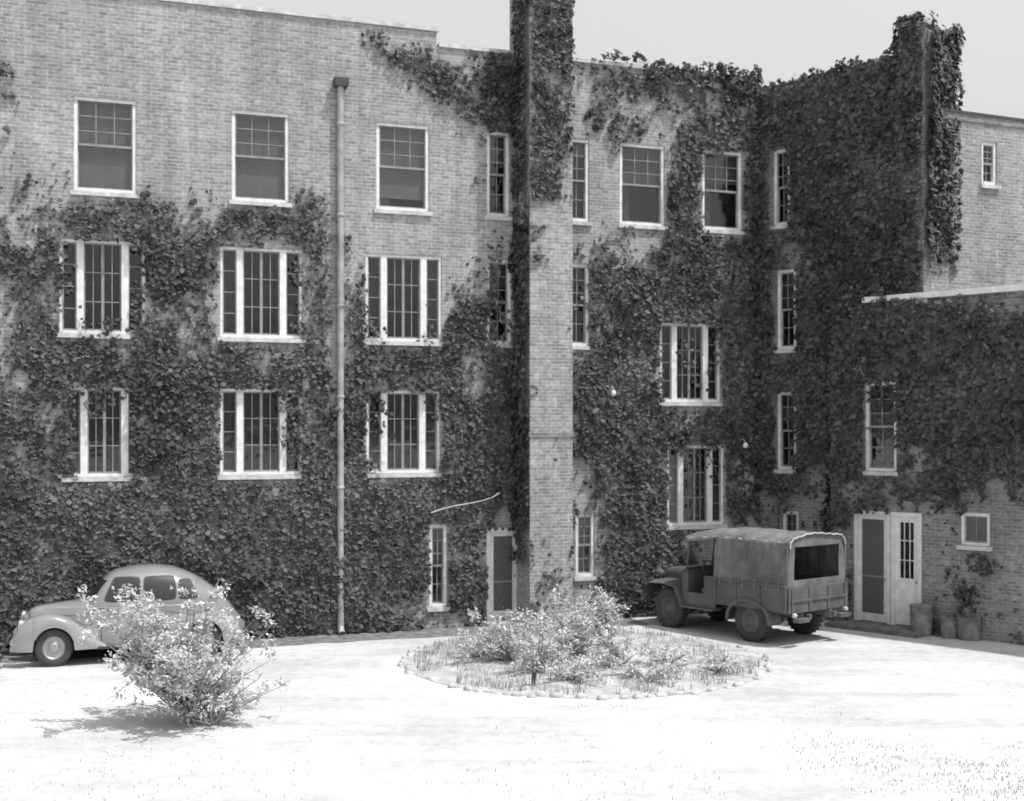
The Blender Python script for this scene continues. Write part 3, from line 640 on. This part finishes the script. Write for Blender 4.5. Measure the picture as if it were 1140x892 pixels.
for s_ in (-1,1):
    mb.box(X0-.22,X0-.06,s_*.5,s_*.85,.52,.6,M_od); mb.box(X0-.16,X0-.06,s_*.36,s_*.44,.55,.66,M_od)
    mb.lathe([(0,0),(.05,.005),(.05,.06),(.04,.08),(0,.085)],(X0-.05,s_*.82,.66),(-1,0,0),12,M_canl)
    def fn(s,t,s_=s_):
        a=math.radians(-8+196*s); r=.54; return (r*math.cos(a)*1.12, s_*(.66+.36*t), R_+.03+r*math.sin(a)*.80)
    mb.grid(fn,18,2,M_od)
    def fn(s,t,s_=s_):
        a=math.radians(-8+196*s); r=.54-.07*t; return (r*math.cos(a)*1.12, s_*1.02, R_+.03+r*math.sin(a)*.80)
    mb.grid(fn,18,1,M_od)
    mb.box(1.0,1.95,s_*.72,s_*1.0,.52,.56,M_od)
    mb.box(1.0,1.32,s_*.86,s_*.91,.56,1.26,M_od); mb.box(1.32,1.92,s_*.86,s_*.91,.56,.86,M_od); mb.box(1.82,2.0,s_*.84,s_*.89,.56,1.26,M_od)
    FX=[(3.12,.70),(3.08,.94),(2.9,1.04),(2.5,1.06),(2.15,1.0),(1.98,.72),(1.9,.54)]
    def fn(s,t,s_=s_):
        i=s*(len(FX)-1); i0=min(int(i),len(FX)-2); f=i-i0; x=FX[i0][0]*(1-f)+FX[i0+1][0]*f; z=FX[i0][1]*(1-f)+FX[i0+1][1]*f
        return (x,s_*(.42+.60*t),z-.02*t-.05*max(0,t-.85)/.15)
    mb.grid(fn,24,8,M_od)
    mb.lathe([(0,-.1),(.07,-.08),(.095,0),(.095,.02)],(3.0,s_*.56,1.15),(1,0,0),14,M_od); mb.lathe([(.095,.02),(.07,.04),(0,.05)],(3.0,s_*.56,1.15),(1,0,0),14,M_chr)
def fn(s,t):
    x=2.0+1.02*s; W=.66-.28*s; T=1.36-.10*s; y,z=sec(W,.7,T,5,t); return (x,y,z)
mb.grid(fn,12,20,M_od)
mb.face([(3.02,-.38,.7),(3.02,.38,.7),(3.02,.38,1.24),(3.02,-.38,1.24)],M_tyre)
for y in np.linspace(-.34,.34,9): mb.box(3.03,3.07,y-.012,y+.012,.68,1.24,M_od)
mb.box(1.84,2.02,-.86,.86,.6,1.32,M_od); mb.box(3.2,3.32,-.85,.85,.55,.72,M_od)
for s_ in (-1,1): mb.box(3.0,3.22,s_*.37,s_*.43,.58,.68,M_od)
mb.box(1.0,1.9,-.85,.85,.56,.6,M_od)
for y in (-.45,.45): mb.box(1.1,1.55,y-.28,y+.28,.75,.95,M_can); mb.box(1.02,1.12,y-.28,y+.28,.95,1.5,M_can)
mb.tube([(1.85,.42,1.2),(1.62,.42,1.32)],.02,.02,M_tyre,6)
a=np.linspace(0,2*math.pi,20); mb.tube([(1.6+.07*math.sin(t),.42+.2*math.cos(t),1.33+.19*math.sin(t)) for t in a],.014,.014,M_tyre,5)
Mw=Matrix.Translation((1.93,0,1.32))@Matrix.Rotation(math.radians(-8),4,'Y')
for s_ in (-1,1): mb.box(-.02,.02,s_*.78,s_*.83,0,.72,M_od,Mw)
mb.box(-.018,.018,-.78,.78,.67,.72,M_od,Mw); mb.box(-.018,.018,-.78,.78,0,.06,M_od,Mw); mb.box(-.016,.016,-.02,.02,.06,.67,M_od,Mw)
mb.face([Mw@Vector(p_) for p_ in ((0,-.78,.06),(0,.78,.06),(0,.78,.67),(0,-.78,.67))],M_glass)
mb.tube([(1.95,.86,1.4),(1.98,1.08,1.5)],.01,.01,M_od,5); mb.lathe([(0,-.01),(.08,-.01),(.08,.01),(0,.012)],(1.98,1.1,1.53),(-1,0,0),12,M_tyre)
mb.done("truck_body",truck,None,.008)
mb=MB(); CT=2.27
def prof(t,x):
    pts=[(.97,1.22),(.95,1.6),(.92,1.95),(.88,2.12),(.76,2.22),(.4,2.27),(0,2.29),(-.4,2.27),(-.76,2.22),(-.88,2.12),(-.92,1.95),(-.95,1.6),(-.97,1.22)]
    i=t*(len(pts)-1); i0=min(int(i),len(pts)-2); f=i-i0; y=pts[i0][0]*(1-f)+pts[i0+1][0]*f; z=pts[i0][1]*(1-f)+pts[i0+1][1]*f
    sag=.035*abs(math.sin((x+1.0)*math.pi/.66)); wr=.012*math.sin(x*13+t*31)+.010*math.sin(x*29-t*17)
    if abs(y)<.85: z-=sag*1.2
    else: y-=math.copysign(sag*.7+wr,y)
    return y,z+wr*.6
def fn(s,t):
    x=-1.0+2.0*s; y,z=prof(t,x); return (x,y,z)
mb.grid(fn,40,48,M_can)
def fn(s,t):
    x=1.0+.98*s; tt=.22+.56*t; y,z=prof(tt,x); return (x,y,z-.10*s)
mb.grid(fn,20,30,M_can)
yo,zl_,zh=.72,1.36,2.03
def rearface(y0,y1,z0,z1,n=6):
    def fn(s,t):
        y=y0+(y1-y0)*s; z=z0+(z1-z0)*t; return (-1.0-.012*math.sin(y*14+z*5),y,z)
    mb.grid(fn,n,n,M_can)
rearface(-.95,-yo,1.22,2.08); rearface(yo,.95,1.22,2.08); rearface(-yo,yo,1.22,zl_); 
def fn(s,t):
    y=-.93+1.86*s; top=2.12+.15*(1-abs(2*s-1)**5); return (-1.0,y,zh+ (top-zh)*t if abs(y)<=yo+1e-6 else 2.08+(top-2.08)*t)
mb.grid(fn,30,2,M_can)
P=[]
for t in np.linspace(.2,.8,60):
    y,z=prof(t,-1.0); P.append((-1.03,y,z+.01-.02*abs(math.sin(t*60))))
mb.tube(P,.016,.016,M_canl,5)  # pale rear trim, scalloped, with the roof-edge highlight put into its colour
P=[(x,prof(.27,x)[0]+.012,prof(.27,x)[1]-.012-.025*abs(math.sin(x*9))-(.10*(x-1)/.98 if x>1 else 0)) for x in np.linspace(-1,1.98,60)]
mb.tube(P,.012,.012,M_canl,5)  # pale scalloped tube paints the highlight along the roof's side edge
for x in (-1,-.34,.32,.98): mb.tube([(x,prof(t,x)[0]*.985,prof(t,x)[1]-.02) for t in np.linspace(0,1,24)],.018,.018,M_od,5)
for x in np.linspace(-.8,.8,6): mb.tube([(x,.975,1.32),(x,.995,1.15)],.006,.006,M_canl,4)
o=mb.done("canvas_cover",truck)
# ---------------------------------------------------------------- small things
def bin_(x,y,r,h,mat,name,rim=True):
    q=gpt(x,y); mb=MB(); mb.lathe([(0,.0),(r*.86,0),(r*.88,.02),(r*.95,h*.5),(r,h*.97),(r*1.06,h*.98),(r*1.06,h),(r*.97,h),(r*.94,h*.85),(0,h*.84)],(0,0,0),(0,0,1),22,mat)
    for k in (.3,.65): mb.lathe([(r*.9,h*k-.015),(r*(.9+.1*k)+.015,h*k),(r*.93,h*k+.015)],(0,0,0),(0,0,1),22,mat)
    mb.done(name,None,Matrix.Translation(q))
M_bin=plain("bin_metal",.2,.6,.4,5); M_pot=plain("pot_clay",.2,.85,.4,6)
bin_(1026,707,.25,.66,M_bin,"dustbin"); bin_(1057,710,.2,.46,M_pot,"plant_pot"); bin_(1079,712,.26,.5,M_pot,"plant_pot")
q=gpt(1078,711); shrub("potted_plant",(q.x,q.y,.45),1.2,.3,12,500,.09,77,M_ivy,low=.4)
for (fr,x,y) in ((A,683,438),(A,830,496)):
    mb=MB(); u=fr.u(x,-.3); z=fr.z(x,y,-.3); mb.tube([(u,0,z+.12),(u,-.2,z+.16),(u,-.3,z+.07)],.012,.012,M_pipe,6); mb.lathe([(0,-.07),(.05,-.05),(.065,0),(.05,.05),(.03,.07),(0,.075)],(u,-.3,z),(0,0,1),14,M_white); mb.done("wall_lamp",None,fr.M)
mb=MB(); P=[]
for x,y,v in ((480,571,-.5),(492,567,-.46),(505,563.5,-.43),(520,561,-.4),(535,558,-.36),(548,554,-.32),(556,549,-.3)): P.append(A.w(A.u(x,v),v,A.z(x,y,v)))
mb.tube(P,.016,.012,M_vinel,6); mb.tube([P[-1],A.w(A.u(556,0),0,A.z(556,552))],.02,.02,M_pipe,6); mb.tube([P[3],A.w(A.u(520),0,P[3].z-.1)],.012,.012,M_pipe,5); mb.done("wall_bracket")
mb=MB(); u=A.u(663,0); mb.lathe([(.09,0),(.09,-.02),(.06,-.03),(0,-.03)],(u,0,A.z(663,143)),(0,1,0),14,M_tyre); mb.done("dark_hole_disc",None,A.M)  # dark disc on the brick stands in for a shaded open hole
